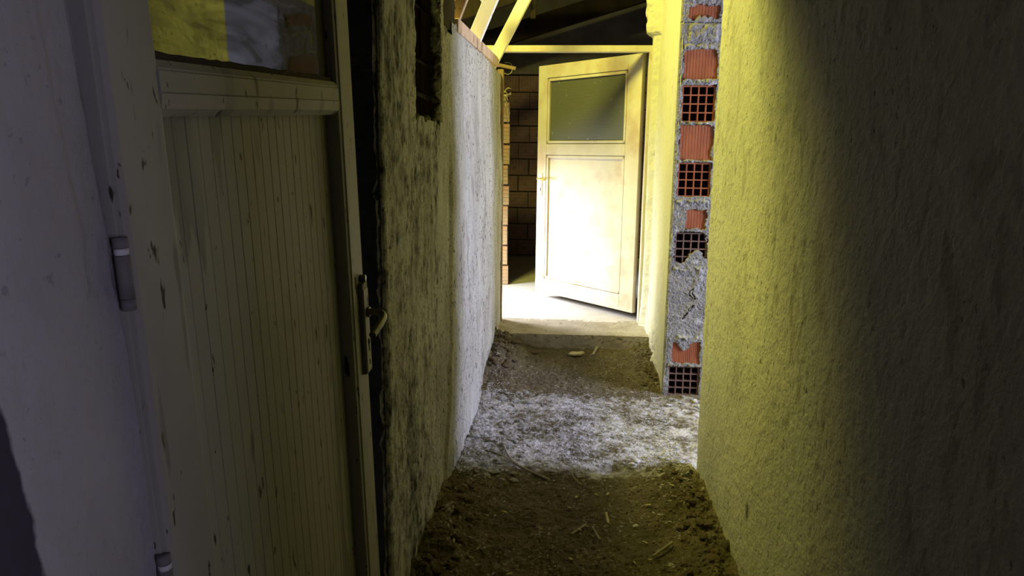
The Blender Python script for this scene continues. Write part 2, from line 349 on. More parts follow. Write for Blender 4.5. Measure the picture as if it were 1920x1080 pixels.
wall_right()

def wall_far_right():
    y = np.arange(4.33, 5.41, .009); z = np.arange(-.02, 3.7, .012); Y, Z = np.meshgrid(y, z, indexing='ij')
    X = .607 + .006 * fbm(Y, Z, 3, 61) + .0025 * fbm(Y, Z, 40, 62) + .01 * sstep(4.345, 4.33, Y)
    X = X - .045 * sstep(5.3, 5.36, Y + .02 * fbm(Y, Z, 12, 64)) - .03 * (sstep(4.55, 4.75, Y) * sstep(.45, .05, Z)) * (1 + 1.2 * fbm(Y, Z, 16, 65))
    st = .25 * sstep(5.2, 5.35, Y)
    X = X - (.05 + .03 * fbm(Y, Z, 14, 66)) * sstep(2.28, 2.31, Z + .015 * fbm(Y, Z, 15, 67)) * sstep(5.26, 5.31, Y)
    o = grid('wall_far_right', np.stack([X, Y, Z], -1), M['plaster_far'], stain_light=st, flip=True)
    solid_back(o, (.64, 4.40, -.05), (.86, 5.41, 3.7), None); struct(o)
    # broken end of the wall: mortar with brick ends showing
    BR = [(2.225, 2.30, 'dark'), (2.105, 2.205, 'cover'), (1.90, 2.058, 'rib'), (1.662, 1.862, 'grid'), (1.445, 1.637, 'rib'), (1.232, 1.425, 'grid'),
          (1.040, 1.150, 'part'), (.825, 1.015, 'gridm'), (.212, .345, 'part2'), (.008, .188, 'grid')]
    lean = lambda z: -.0 + .016 * (z / 2.3)
    x = np.arange(.600, .868, .004); z = np.arange(-.03, 2.36, .004); Xg, Zg = np.meshgrid(x, z, indexing='ij')
    j = .016 * fbm(Xg, Zg, 28, 71) + .006 * fbm(Xg, Zg, 90, 72)
    face = 4.332 - .006 * fbm(Xg, Zg, 12, 73) - .005 * fbm(Xg, Zg, 60, 74) - .004 * fbm(Xg, Zg, 130, 75)
    hole = np.zeros_like(Xg)
    for (a, b, t) in BR:
        xl = .640 + lean(a) * .0; xr = .825
        if a > 1.2: xl, xr = .634, .818
        jj = j * (1.0 if t in ('rib', 'dark') else .6 if t == 'grid' else 1.5)
        if t == 'cover': continue
        if t == 'dark': jj = j * 2.2 - .006
        if t == 'part': xl, xr = .69, .80
        if t == 'part2': xl, xr = .655, .815
        h = sstep(-.003, .003, np.minimum(np.minimum(Xg - xl, xr - Xg), np.minimum(Zg - a, b - Zg)) + jj)
        if t == 'part2': h = h * sstep(-.004, .004, (Zg - .345) * -1 - .055 * np.exp(-((Xg - .72) / .04) ** 2) + jj)
        if t == 'gridm':
            blob = sstep(.0, .06, fbm(Xg, Zg, 11, 79) - .02 + (.9 - Zg) * 1.3)
            h = h * (1 - blob)
        hole = np.maximum(hole, h)
    # lumps of squeezed mortar along the joints
    for zz in (2.075, 1.89, 1.65, 1.435, 1.20, .80, .37, .195):
        lump = np.exp(-((Zg - zz - .010 * fbm(Xg, Zg, 25, 9)) / .013) ** 2) * np.maximum(0, .6 * vnoise(Xg, Zg, 75, int(zz * 50)) + .5 * vnoise(Xg, Zg, 27, int(zz * 30)) - .38)
        face = face - .035 * lump * (Xg > .63) * (Xg < .83)
    cov = sstep(.0, .02, np.minimum(np.minimum(Xg - .645, .815 - Xg), np.minimum(Zg - 2.10, 2.20 - Zg)) + j)
    face = face + .012 * sstep(0, .01, np.abs(Zg - 2.205) * -1 + .008) - .010 * cov * (1 + fbm(Xg, Zg, 40, 3))
    # crack in the solid mortar
    pts = [(.80, .79), (.775, .72), (.74, .645), (.785, .60), (.745, .555), (.705, .49)]
    dmin = np.full_like(Xg, 9.)
    for (x0, z0), (x1, z1) in zip(pts, pts[1:]):
        tt = np.clip(((Xg - x0) * (x1 - x0) + (Zg - z0) * (z1 - z0)) / ((x1 - x0) ** 2 + (z1 - z0) ** 2), 0, 1)
        dmin = np.minimum(dmin, np.hypot(Xg - x0 - tt * (x1 - x0), Zg - z0 - tt * (z1 - z0)))
    dmin = np.abs(dmin + .022 * fbm(Xg, Zg, 32, 77))
    face = face + .014 * sstep(.0045, .001, dmin) - .004 * sstep(.03, .008, dmin)
    face = face + .055 * hole + .012 * sstep(.86, .868, Xg) + .01 * sstep(.607, .6, Xg)
    st = 1.0 * sstep(.003, .0005, dmin)
    mo = grid('mortar', np.stack([Xg, face, Zg], -1), M['mortar'], o, stain_light=st)
    def gridbrick():
        bm = bmesh.new(); W = .186; H = .196; n = 4; t = .007
        for i in range(n + 1):
            p = (W - t) * i / n; bm_box(bm, (p, 0, 0), (p + t, .05, H))
            q = (H - t) * i / n; bm_box(bm, (0, .0005, q), (W, .0495, q + t))
        bm_box(bm, (0, .044, 0), (W, .05, H))
        me = bpy.data.meshes.new('brick'); bm.to_mesh(me); bm.free(); me.materials.append(M['terracotta']); me.materials.append(M['black'])
        for p in me.polygons[-6:]: p.material_index = 1
        return me
    def ribbrick(nr=9):
        bm = bmesh.new(); W = .19; H = .2; prof = []
        for i in range(nr):
            a = W * i / nr; s = W / nr; prof += [(a, 0), (a + s * .72, 0), (a + s * .80, .0016), (a + s * .94, .0016)]
        prof += [(W, 0)]
        lo = [bm.verts.new((p[0], p[1], 0)) for p in prof]; hi = [bm.verts.new((p[0], p[1], H)) for p in prof]
        for i in range(len(prof) - 1): bm.faces.new((lo[i], lo[i + 1], hi[i + 1], hi[i]))
        bl = [bm.verts.new(v) for v in ((0, .05, 0), (W, .05, 0), (W, .05, H), (0, .05, H))]
        bm.faces.new((lo[0], hi[0], bl[3], bl[0])); bm.faces.new((lo[-1], bl[1], bl[2], hi[-1]))
        bm.faces.new(hi + [bl[2], bl[3]]); bm.faces.new(lo[::-1] + [bl[0], bl[1]][::1]); bm.faces.new((bl[0], bl[3], bl[2], bl[1]))
        bmesh.ops.recalc_face_normals(bm, faces=bm.faces)
        me = bpy.data.meshes.new('brick'); bm.to_mesh(me); bm.free(); me.materials.append(M['terracotta']); return me
    g = gridbrick(); gd = gridbrick(); gd.materials[0] = M['terracotta_dusty']; r = ribbrick(11); r2 = ribbrick(17)
    for (a, b, t) in BR:
        if t == 'cover': continue
        me = (gd if a < .9 else g) if t.startswith('grid') else (r2 if t == 'part2' else r)
        bk = link('brick', me, None, o); bk.location = ((.632 if a > 1.2 else .637), 4.343, a - .004)
        bk.scale = (1, .8, (b - a + .008) / .2)
        if t.startswith('grid'): tag(bk, 'hollow brick end showing a grid of square cells')
    return o
wall_far_right()
LT = box('trim_1', (.62, 3.30, 2.335), (.84, 4.36, 3.7), M['concrete']); struct(LT, 'concrete lintel over the side opening')

# ------------------------------------------------------------------ floor
def zfloor(X, Y):
    z = .10 * sstep(4.35, 5.0, Y) + .018 * fbm(X, Y, 2.5, 81)
    cl = fbm(X, Y, 16, 82); cl2 = fbm(X, Y, 45, 84)
    edgeR = sstep(.33, .56, X) * sstep(3.5, 3.1, Y); edgeL = sstep(-.25, -.48, X)
    z = z + (.035 * edgeR + .045 * edgeL * sstep(3.4, 2.5, Y)) * (1 + .8 * cl) + (.012 + .014 * np.maximum(edgeR, edgeL)) * np.maximum(cl, -.2) + .008 * cl2
    # heap of rubble at the left end of the step, and crumbs along the right wall
    hp = sstep(-.20, -.50, X + .05 * fbm(X, Y, 10, 86)) * sstep(4.35, 4.95, Y)
    z = z + hp * (.12 + .12 * fbm(X, Y, 14, 85))
    hr = sstep(.38, .58, X) * sstep(4.3, 4.7, Y); z = z + hr * (.05 + .06 * fbm(X, Y, 18, 87))
    # dip and lump near the middle
    z = z - .042 * np.exp(-(((X - .23) / .08) ** 2 + ((Y - 3.25) / .05) ** 2))
    z = z + .02 * np.exp(-(((X + .02) / .10) ** 2 + ((Y - 3.68) / .08) ** 2))
    return z
def floor():
    x = np.concatenate([np.arange(-.80, .90, .0085), np.arange(.92, 3.1, .08)]); y = np.concatenate([np.arange(-2.6, 1.6, .08), np.arange(1.6, 5.03, .0095)])
    X, Y = np.meshgrid(x, y, indexing='ij'); Z = zfloor(X, Y)
    Z = Z + .004 * fbm(X, Y, 110, 90)
    st = .70 * sstep(3.05, 3.2, Y + .12 * fbm(X, Y, 6, 91) ) * sstep(4.55, 4.1, Y - .08 * fbm(X, Y, 5, 92)) * (.72 + .6 * fbm(X, Y, 8, 93))  # paler tone over the lit patch, its brightness put into the colour
    o = grid('floor', np.stack([X, Y, Z], -1), M['dirt'], stain_light=np.clip(st, 0, 1)); struct(o)
floor()
def doorstep():
    x = np.arange(-.62, .74, .008); t = np.concatenate([np.linspace(0, .13, 16), np.linspace(.14, .60, 50)])
    X, T = np.meshgrid(x, t, indexing='ij')
    fr = 4.995 + .018 * fbm(X, T * 0, 5, 95) + .02 * fbm(X, T * 0 + 3, 25, 96) * .6 + .01 * sstep(.0, .5, X)
    Y = np.where(T < .13, fr + .006 * fbm(X, T, 50, 97), fr + (T - .13)); Z = np.where(T < .13, .07 + T, .2)
    Z = Z + .005 * fbm(X, T, 7, 98) + .0025 * fbm(X, T, 60, 99)
    # corners crumbled
    Z = Z - .05 * sstep(-.40, -.52, X) * sstep(5.25, 5.0, Y) 
    o = grid('trim_2', np.stack([X, Y, Z], -1), M['concrete']); struct(o, 'worn concrete doorstep up to the far room')
    box('slab_body', (-.62, 5.05, -.02), (.74, 5.44, .19), M['concrete'], o)
doorstep()
M['pale_concrete'] = mat('pale_far_concrete', (.60, .57, .52), (.5, .47, .42), 4, rough=.92, bump=.5, bscale=50)  # one paler even tone for the far floor
FF = box('floor_far', (-3.3, 5.42, -.1), (3.2, 9.0, .2), M['pale_concrete']); struct(FF)

# ------------------------------------------------------------------ far room: brick wall, pier, gable
def brick_mesh(W, H, D, hor=True, n=5):
    """hollow-clay brick with ribbed face toward -Y"""
    bm = bmesh.new(); L = H if hor else W; prof = []
    for i in range(n):
        a = L * i / n; s = L / n; prof += [(a + (0 if i else 0), 0), (a + s * .78, 0), (a + s * .84, .004), (a + s * .96, .004)]
    prof.append((L, 0)); other = W if hor else H
    def pt(p, e): return (e, p[1], p[0]) if hor else (p[0], p[1], e)
    A = [bm.verts.new(pt(p, 0)) for p in prof]; B = [bm.verts.new(pt(p, other)) for p in prof]
    for i in range(len(prof) - 1): bm.faces.new((A[i], A[i + 1], B[i + 1], B[i]))
    c = [bm.verts.new(pt((a, D), e)) for a, e in ((0, 0), (L, 0), (L, other), (0, other))]
    bm.faces.new((A[0], B[0], c[3], c[0])); bm.faces.new((A[-1], c[1], c[2], B[-1]))
    bm.faces.new(A[::-1] + [c[0], c[1]]); bm.faces.new(B + [c[2], c[3]])
    bmesh.ops.recalc_face_normals(bm, faces=bm.faces)
    me = bpy.data.meshes.new('brick'); bm.to_mesh(me); bm.free(); return me
M['dark_grey'] = mat('dark_grey_plaster', (.19, .18, .17), (.13, .12, .115), 5, bump=.6, bscale=40)
wf = box('wall_back', (-3.3, 8.93, -.1), (3.2, 9.1, 4.2), M['dark_mortar']); struct(wf)
bh = brick_mesh(.243, .183, .03); bv = brick_mesh(.243, .183, .03, False, 7)
for me in (bh, bv): me.materials.append(M['terracotta_dark'])
for r in range(11):
    for c in range(9):
        b = link('brick', bv if (r == 10 or (r * 7 + c * 5) % 9 == 0) else bh, None, wf)
        b.location = (-1.40 + c * .257 + (.13 if r % 2 else 0) + random.uniform(-.005, .005), 8.905 + random.uniform(-.006, .006), .215 + r * .197)
bmx = box('upper_plaster', (-3.3, 8.88, 2.385), (3.2, 8.93, 4.2), M['dark_grey'], wf)
pier = box('wall_pier', (-1.75, 6.93, .18), (-.60, 7.1, 1.96), M['mortar']); struct(pier, 'brick wall end beyond the left door post')
bp1 = brick_mesh(.24, .178, .05)
bp1.materials.append(M['terracotta_pale'])
for r in range(9):
    for c in range(4):
        b = link('brick', bp1, None, pier); b.location = (-.582 - .24 - c * .255 + random.uniform(-.008, .012) , 6.895 + random.uniform(-.006, .004), .205 + r * .193)
        b.rotation_euler = (0, random.uniform(-.015, .015), 0)
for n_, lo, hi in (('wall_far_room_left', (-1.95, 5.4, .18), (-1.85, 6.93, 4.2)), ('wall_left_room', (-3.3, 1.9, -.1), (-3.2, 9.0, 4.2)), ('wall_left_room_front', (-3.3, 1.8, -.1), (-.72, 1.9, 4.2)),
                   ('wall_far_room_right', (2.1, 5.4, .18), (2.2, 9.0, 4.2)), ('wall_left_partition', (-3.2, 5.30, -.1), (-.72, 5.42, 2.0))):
    if n_ == 'wall_far_room_left':   # with a window opening
        o = box(n_, lo, (hi[0], hi[1], .5), M['darkroom']); me = o.data; bm = bmesh.new(); bm.from_mesh(me)
        bm_box(bm, (lo[0], lo[1], 1.55), (hi[0], hi[1], 2.1)); bm_box(bm, (lo[0], lo[1], .5), (hi[0], 5.75, 1.55)); bm_box(bm, (lo[0], 6.55, .5), (hi[0], 6.93, 1.55))
        bm.to_mesh(me); bm.free()
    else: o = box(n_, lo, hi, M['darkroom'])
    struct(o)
# far side of the doorway, above and right of the frame
o = box('wall_far_room_front', (.64, 5.41, .1), (2.2, 5.55, 3.7), M['plaster_far']); struct(o)

# side room on the right
for n_, lo, hi, m in (('wall_side_room_front', (.83, 1.5, -.1), (3.2, 1.6, 2.65), 'side_room'), ('wall_side_room_back', (.86, 5.3, -.1), (3.2, 5.4, 2.65), 'side_room'),
                      ('ceiling_side_room', (.83, 1.5, 2.62), (3.2, 5.4, 2.7), 'darkroom'), ('wall_side_room_upper', (.84, 1.5, 2.62), (.9, 5.41, 4.2), 'darkroom')):
    struct(box(n_, lo, hi, M[m]))
o = box('wall_side_room_right', (3.1, 1.5, -.1), (3.2, 2.81, 2.65), M['side_room']); me = o.data; bm = bmesh.new(); bm.from_mesh(me)
bm_box(bm, (3.1, 3.67, -.1), (3.2, 5.4, 2.65)); bm_box(bm, (3.1, 2.81, -.1), (3.2, 3.67, .35)); bm_box(bm, (3.1, 2.81, 2.35), (3.2, 3.67, 2.65)); bm.to_mesh(me); bm.free(); struct(o)

# behind the camera
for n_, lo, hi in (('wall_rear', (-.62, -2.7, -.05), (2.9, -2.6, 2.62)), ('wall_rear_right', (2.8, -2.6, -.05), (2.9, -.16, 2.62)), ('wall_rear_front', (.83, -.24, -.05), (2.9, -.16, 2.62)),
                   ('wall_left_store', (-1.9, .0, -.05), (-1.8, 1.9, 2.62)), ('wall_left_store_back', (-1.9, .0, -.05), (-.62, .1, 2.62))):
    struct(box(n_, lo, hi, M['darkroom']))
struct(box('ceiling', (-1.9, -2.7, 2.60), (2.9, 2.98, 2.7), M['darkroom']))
struct(box('wall_above_ceiling', (-3.3, 2.90, 2.60), (.9, 3.0, 4.2), M['darkroom']))
# roof with the opening of the roof light
def roof():
    o = box('roof', (-3.3, 2.9, 4.2), (-1.9, 9.1, 4.28), M['wood_dark']); me = o.data; bm = bmesh.new(); bm.from_mesh(me)
    bm_box(bm, (-1.1, 2.9, 4.2), (3.2, 9.1, 4.28)); bm_box(bm, (-1.9, 2.9, 4.2), (-1.1, 3.5, 4.28)); bm_box(bm, (-1.9, 4.4, 4.2), (-1.1, 9.1, 4.28)); bm.to_mesh(me); bm.free(); struct(o)
roof()

# ------------------------------------------------------------------ timbers of the leaning frame on the left wall
def beam_between(name, p0, p1, wdt, thk, m, label, cat='timber', side=(0, 1, 0), cuts=0, roll=None):
    """timber from p0 to p1; wdt across, thk along 'side'"""
    p0 = Vector(p0); p1 = Vector(p1); d = p1 - p0; z = d.normalized(); y = Vector(side); y = (y - z * y.dot(z)).normalized(); x = y.cross(z)
    mt = Matrix(((x.x, y.x, z.x), (x.y, y.y, z.y), (x.z, y.z, z.z))).to_4x4()
    o = box(name, (-wdt / 2, -thk / 2, 0), (wdt / 2, thk / 2, d.length), m, bevel=.003, rough=.0012)
    o.matrix_world = Matrix.Translation(p0) @ mt
    return tag(o, label, cat)
beam_between('wall_plate', (-.535, 3.34, 2.030), (-.535, 5.19, 2.085), .045, .06, M['wood_pink'], 'old tan timber plate lying along the top of the left wall', side=(0, 0, 1))
tag(box('slot_filler', (-.585, 3.03, 1.985), (-.527, 3.325, 2.22), M['wood_dark'], bevel=.004, rough=.002), 'added dark block filling the shaded slot between the tall plaster and the wall plate', 'timber')  # added to hide the lit plate end and keep the slot dark
beam_between('roof_stud', (-.552, 3.42, 2.05), (-.40, 3.42, 2.42), .05, .035, M['wood_pink'], 'short brown knotty stud at the near end of the wall plate')
beam_between('roof_stud', (-.552, 4.14, 2.075), (-.18, 4.14, 2.92), .072, .05, M['wood'], 'broad pale timber stud, middle of three leaning from the wall plate')
beam_between('roof_stud', (-.567, 5.13, 2.055), (-.06, 5.13, 3.0), .075, .05, M['wood'], 'pale timber stud leaning from the far end of the wall plate over the header')
beam_between('timber_block', (-.62, 4.9, 2.48), (-.48, 4.9, 2.52), .10, .12, M['wood'], 'sawn timber block lit yellow between the leaning studs')
for i, (p0, p1, wd, th, lb) in enumerate([
    ((-1.9, 5.9, 2.25), (-.4, 6.1, 2.75), .14, .05, 'dark board seen between the leaning studs, lower end left'),
    ((-1.9, 6.3, 2.7), (2.0, 6.35, 3.0), .16, .06, 'dark roof joist nearest above the open door'),
    ((-2.4, 8.3, 2.25), (2.0, 8.3, 3.55), .20, .08, 'dark sloping roof beam across the far gable'),
    ((-1.9, 7.5, 2.95), (2.0, 7.5, 3.2), .16, .05, 'dark roof board behind the hanging timber'),
    ((-1.6, 7.2, 2.35), (-.5, 6.6, 3.1), .12, .06, 'dark leaning brace behind the pale studs')]):
    beam_between('roof_beam', p0, p1, wd, th, M['wood_dark'], lb, 'beam')
beam_between('hanging_timber', (-.335, 6.2, 2.55), (-.335, 6.2, 3.1), .045, .04, M['wood_dark'], 'short dull timber hanging down from the roof above the doorway')
beam_between('timber_splinter', (-.60, 5.66, 2.13), (-.43, 5.64, 2.095), .026, .016, M['brown_post'], 'pale stub of lath sticking out beside the left door post', 'lath')

# ------------------------------------------------------------------ door_2: the far open door and its frame
D2 = empty('door_2', (.545, 5.46, .2)); struct(D2, 'cream half-glazed door standing open at the corridor end')
o = box('header', (-1.19, -.06, 1.985), (.06, 0, 2.03), M['paint_far'], D2, .003)
o = box('frame_post', (-.003, -.06, .0), (.045, .02, 1.99), M['paint_far'], D2, .004, rough=.001, cuts=6)
o = box('frame_post', (-1.085, -.10, -.01), (-1.042, -.04, 1.86), M['brown_post'], D2, .004, rough=.001, cuts=6); tag(o, 'bare brown left door post')
LF = empty('leaf', (-.012, .06, 0)); LF.parent = D2
th = math.atan2(-.79, -.0) if False else 0
d2 = Vector((-.79, .84, 0)); wid = d2.length; LF.rotation_euler = (0, 0, math.atan2(d2.y, d2.x))
# leaf local: x along width from hinge, y out of the face toward the room (front = +y side seen from the corridor), z up
Tk = .04; z0, z1 = .06, 1.99; sw = .155
def lp(name, lo, hi, m='paint_far', bev=.004): return box(name, lo, hi, M[m], LF, bev)
lp('stile', (0, 0, z0), (sw * .9, Tk, z1)); lp('stile', (wid - sw * .72, 0, z0), (wid, Tk, z1))
lp('rail', (sw * .9, 0, z1 - .105), (wid - sw * .72, Tk, z1)); lp('rail', (sw * .9, .0, 1.255), (wid - sw * .72, Tk, 1.345)); lp('rail', (sw * .9, 0, z0), (wid - sw * .72, Tk, z0 + .125))
lp('panel', (sw * .9, .008, z0 + .12), (wid - sw * .72, Tk - .018, 1.26), bev=0)
for a, b, c, d in ((sw * .9, z0 + .125, wid - sw * .72, 1.255), (sw * .9, 1.345, wid - sw * .72, z1 - .105)):
    for lo, hi in (((a + .005, Tk - .02, b + .005), (a + .026, Tk - .003, d - .005)), ((c - .026, Tk - .02, b + .005), (c - .005, Tk - .003, d - .005)), ((a + .005, Tk - .02, b + .005), (c - .005, Tk - .003, b + .026)), ((a + .005, Tk - .02, d - .026), (c - .005, Tk - .003, d - .005))):
        lp('moulding', lo, hi, bev=.003)
lp('glass_pane', (sw * .9, .016, 1.34), (wid - sw * .72, .022, z1 - .10), 'glass_far', 0)
hp = lp('handle_plate', (wid - .075, Tk, .90), (wid - .035, Tk + .006, 1.10), 'paint_far', .003)
me = tube_mesh('door_handle', [(wid - .055, Tk + .005, 1.05), (wid - .055, Tk + .045, 1.05), (wid - .065, Tk + .052, 1.05), (wid - .16, Tk + .052, 1.045)], .009); link('door_handle', me, M['brass'], LF)
me = tube_mesh('door_handle', [(wid - .055, 0, 1.05), (wid - .055, -.045, 1.05), (wid - .06, -.052, 1.05), (wid - .14, -.052, 1.045)], .009); link('door_handle', me, M['brass'], LF)
lp('keyhole', (wid - .060, Tk + .004, .945), (wid - .052, Tk + .0075, .975), 'black', 0)

# ------------------------------------------------------------------ door_1: the near ribbed door on the left
D1 = empty('door_1'); struct(D1, 'chipped grey half-glazed door with ribbed boards')
a, b_, c = 0.0, -.0146, .0528
RM = Matrix.Rotation(a, 4, 'Z') @ Matrix.Rotation(b_, 4, 'Y') @ Matrix.Rotation(c, 4, 'X')
D1.matrix_world = Matrix.Translation((-.508, .786, 1.48)) @ RM
W = .9215; u1 = .1033; u2 = .806; vt = .104; vb = .044; B0 = -1.40; T0 = .70
def dp(name, lo, hi, m='paint_near', bev=.004, rough=0, cuts=0, parent=None): return box(name, lo, hi, M[m], parent or D1, bev, rough=rough, cuts=cuts)
dp('stile', (-.045, 0, B0), (0, u1, T0), bev=.006); dp('stile', (-.045, u2, B0), (0, W, T0), bev=.009)
# raised bead along the outer stile
dp('moulding', (-.004, u2 + .012, B0), (.003, u2 + .03, T0), bev=.003)
def rail(v0, v1, name='rail'):
    bm = bmesh.new(); h = v1 - v0
    prof = [(-.04, v0 - .012), (-.012, v0 - .012), (-.001, v0 - .002), (.002, v0 + h * .28), (.0, v0 + h * .30), (.001, v0 + h * .32), (.001, v1 - .016), (-.001, v1 - .014), (.0, v1 - .012), (-.007, v1 - .002), (-.04, v1 + .0)]
    A = [bm.verts.new((p[0], u1 - .001, p[1])) for p in prof]; B = [bm.verts.new((p[0], u2 + .001, p[1])) for p in prof]
    for i in range(len(prof)): bm.faces.new((A[i], A[(i + 1) % len(prof)], B[(i + 1) % len(prof)], B[i]))
    bm.faces.new(A[::-1]); bm.faces.new(B); bmesh.ops.recalc_face_normals(bm, faces=bm.faces)
    me = bpy.data.meshes.new(name); bm.to_mesh(me); bm.free(); return link(name, me, M['paint_near'], D1)
rail(vb, vt); rail(B0 + .01, B0 + .14); rail(T0 - .12, T0 - .005)
n = 20; pw = (u2 - u1) / n
for i in range(n):
    dp('plank', (-.040, u1 + i * pw + .0005, B0 + .13), (-.0305 + random.uniform(-.0002, .0002), u1 + (i + 1) * pw - .0005, vb), bev=.0012)
dp('backing_board', (-.045, u1, B0 + .1), (-.0385, u2, vb), bev=0)
gp = dp('glass_pane', (-.002, u1 - .002, vt - .002), (.002, u2 + .002, T0 - .1), 'glass_near', 0); gp.location.x = -.044 - .10 * .03; gp.rotation_euler.z = -.03
pb = dp('putty', (-.034, u1, vt - .004), (-.010, u2, vt + .008), 'dark_mortar', .003, .0015, 30)
# handle on a raised plate
hv = -.440
pl = dp('handle_plate', (0, .865, hv - .155), (.012, .906, hv + .075), 'painted_metal', .002)
fp = dp('cover_plate', (.0118, .868, hv - .150), (.0135, .904, hv + .060), 'paint_near', .0005, parent=pl)
me = tube_mesh('keyhole', [(.012, .888, hv - .075), (.0145, .888, hv - .075)], .007, 10); link('keyhole', me, M['black'], pl)
dp('keyhole', (.012, .8855, hv - .10), (.0142, .8905, hv - .078), 'black', 0, parent=pl); dp('keyhole', (.012, .886, hv - .135), (.0142, .891, hv - .122), 'black', 0, parent=pl)
pts = [(.010, .888, hv), (.030, .888, hv + .002), (.048, .882, hv + .002), (.060, .868, hv - .002), (.063, .843, hv - .008), (.060, .808, hv - .016), (.056, .775, hv - .024)]
# smooth the path
def smooth(p, n=3):
    p = [Vector(q) for q in p]
    for _ in range(n):
        q = [p[0]]
        for a_, b2 in zip(p, p[1:]): q += [a_ * .75 + b2 * .25, a_ * .25 + b2 * .75]
        p = q + [p[-1]]
    return p
me = tube_mesh('door_handle', smooth(pts, 2), .0085, 12); link('door_handle', me, M['metal'], D1)
me = tube_mesh('collar', [(.010, .888, hv), (.020, .888, hv)], .013, 12); link('collar', me, M['metal'], D1)
me = tube_mesh('screw', [(.0, .888, hv + .085), (.014, .888, hv + .085)], .009, 8); link('screw', me, M['metal'], D1)
# hinges
def hinge(v):
    h = empty('hinge', (0, 0, 0)); h.parent = D1
    for nm, a0, a1, r, m in (('knuckle', .030, .018, .0085, 'painted_metal'), ('band', .017, .010, .0080, 'white_plastic'), ('knuckle', .009, -.042, .0085, 'painted_metal'), ('knuckle', -.043, -.056, .0085, 'painted_metal')):
        me = tube_mesh(nm, [(-.008, -.006, v + a0), (-.008, -.006, v + a1)], r, 12); link(nm, me, M[m], h)
hinge(-.132); hinge(-.545); hinge(.5)
dp('edge_strip', (-.046, -.0035, B0), (-.012, .002, T0), 'paint_near', .001)
struct(box('trim_3', (-.66, .70, -.03), (-.575, .86, 2.6), M['wood_dark']), 'dark frame post behind the door edge')

# ------------------------------------------------------------------ windows (out of the frame, where the daylight comes in)
def window(name, loc, w, h, axis, label):
    e = empty(name, loc); struct(e, label); t = .04
    for lo, hi in (((-w / 2, 0), (w / 2, t)), ((-w / 2, h - t), (w / 2, h)), ((-w / 2, t), (-w / 2 + t, h - t)), ((w / 2 - t, t), (w / 2, h - t))):
        if axis == 'x': box('window_frame', (-.02, lo[0], lo[1]), (.02, hi[0], hi[1]), M['paint_far'], e, .003)
        else: box('window_frame', (lo[0], lo[1], -.02), (hi[0], hi[1], .02), M['paint_far'], e, .003)
window('window_1', (3.15, 3.24, .35), .86, 2.0, 'x', 'tall side room window')
window('window_2', (-1.9, 6.15, .5), .8, 1.05, 'x', 'far room window')
window('window_3', (-1.5, 3.48, 4.24), .8, .94, 'z', 'roof light')

# ------------------------------------------------------------------ debris
def rock_mesh(name, seed, m, flat=.7, sub=1):
    bm = bmesh.new(); bmesh.ops.create_icosphere(bm, subdivisions=sub, radius=1); r = random.Random(seed)
    for v in bm.verts: v.co *= r.uniform(.72, 1.12)
    for v in bm.verts: v.co.z *= flat
    me = bpy.data.meshes.new(name); bm.to_mesh(me); bm.free(); me.materials.append(m); return me
rocks = {m: [rock_mesh('stone', i, M[m], .65 + .1 * (i % 3), 2) for i in range(4)] for m in ('stone', 'white_stone', 'brown_stone')}
def zf(x, y): return float(zfloor(np.array([float(x)]), np.array([float(y)]))[0])
def stone(x, y, s, m, label, group=None, k=None, cat='stone', name='stone'):
    o = bpy.data.objects.new(name, rocks[m][random.randrange(4) if k is None else k]); COL.objects.link(o)
    o.location = (x, y, zf(x, y) + s * .22); o.scale = (s * random.uniform(.8, 1.25), s * random.uniform(.7, 1.1), s * random.uniform(.6, .9)); o.rotation_euler = (random.uniform(-.2, .2), random.uniform(-.2, .2), random.uniform(0, 6))
    return tag(o, label, cat, group)
R = random.Random(3)
for i in range(46):
    y = R.uniform(3.05, 4.3); stone(-.20 - abs(R.gauss(0, .12)) if R.random() < .9 else -.3, y, R.uniform(.010, .028), 'stone', 'small grey rubble piece in the lit patch along the left wall', 'rubble pieces along the left wall')
for i in range(40):
    stone(R.uniform(-.1, .6), R.uniform(3.2, 4.2), R.uniform(.006, .013), 'stone', 'small pale pebble in the lit patch right of the rubble', 'pebbles in the lit patch')
for i in range(16):
    stone(R.uniform(.62, .84), R.uniform(4.12, 4.30), R.uniform(.010, .02), 'white_stone' if i % 3 == 0 else 'stone', 'pale crumb of mortar at the foot of the broken wall end', 'mortar crumbs under the broken wall end')
for i in range(40):
    y = R.uniform(2.2, 3.15); stone(R.uniform(.44, .60) - .0, y, R.uniform(.010, .024), 'brown_stone', 'brown clod in the shade against the right wall', 'brown clods along the right wall')
for i in range(40):
    y = R.uniform(2.2, 3.0); stone(R.uniform(-.50, -.36), y, R.uniform(.010, .024), 'brown_stone', 'brown clod in the shade against the left wall', 'brown clods along the left wall')
for i in range(34):
    y = R.uniform(4.6, 4.98); stone(R.uniform(-.52, -.33), y, R.uniform(.014, .032), 'brown_stone', 'brown lump in the heap at the left end of the doorstep', 'lumps heaped left of the doorstep')
for i in range(22):
    y = R.uniform(4.45, 4.98); stone(R.uniform(.48, .60), y, R.uniform(.008, .022), 'brown_stone', 'brown crumb against the wall at the right end of the doorstep', 'crumbs right of the doorstep')
stone(-.375, 4.17, .036, 'stone', 'largest grey stone in the lit patch beside the left wall', k=0)
stone(.335, 3.27, .030, 'white_stone', 'white lump at the right end of the dark hollow', k=1)
stone(.36, 3.31, .018, 'white_stone', 'small white lump just behind the larger one by the hollow', k=2)
stone(-.215, 4.88, .030, 'brown_stone', 'brown lump on the dirt below the left part of the doorstep', k=3)
stone(-.275, 3.06, .018, 'stone', 'pale pebble at the shade edge near the left twigs', k=1)
stone(-.33, 3.13, .018, 'white_stone', 'white pebble left of the twigs at the shade edge', k=2)
stone(.30, 2.70, .012, 'white_stone', 'lone white pebble on the dark dirt in front, right of centre', k=0)
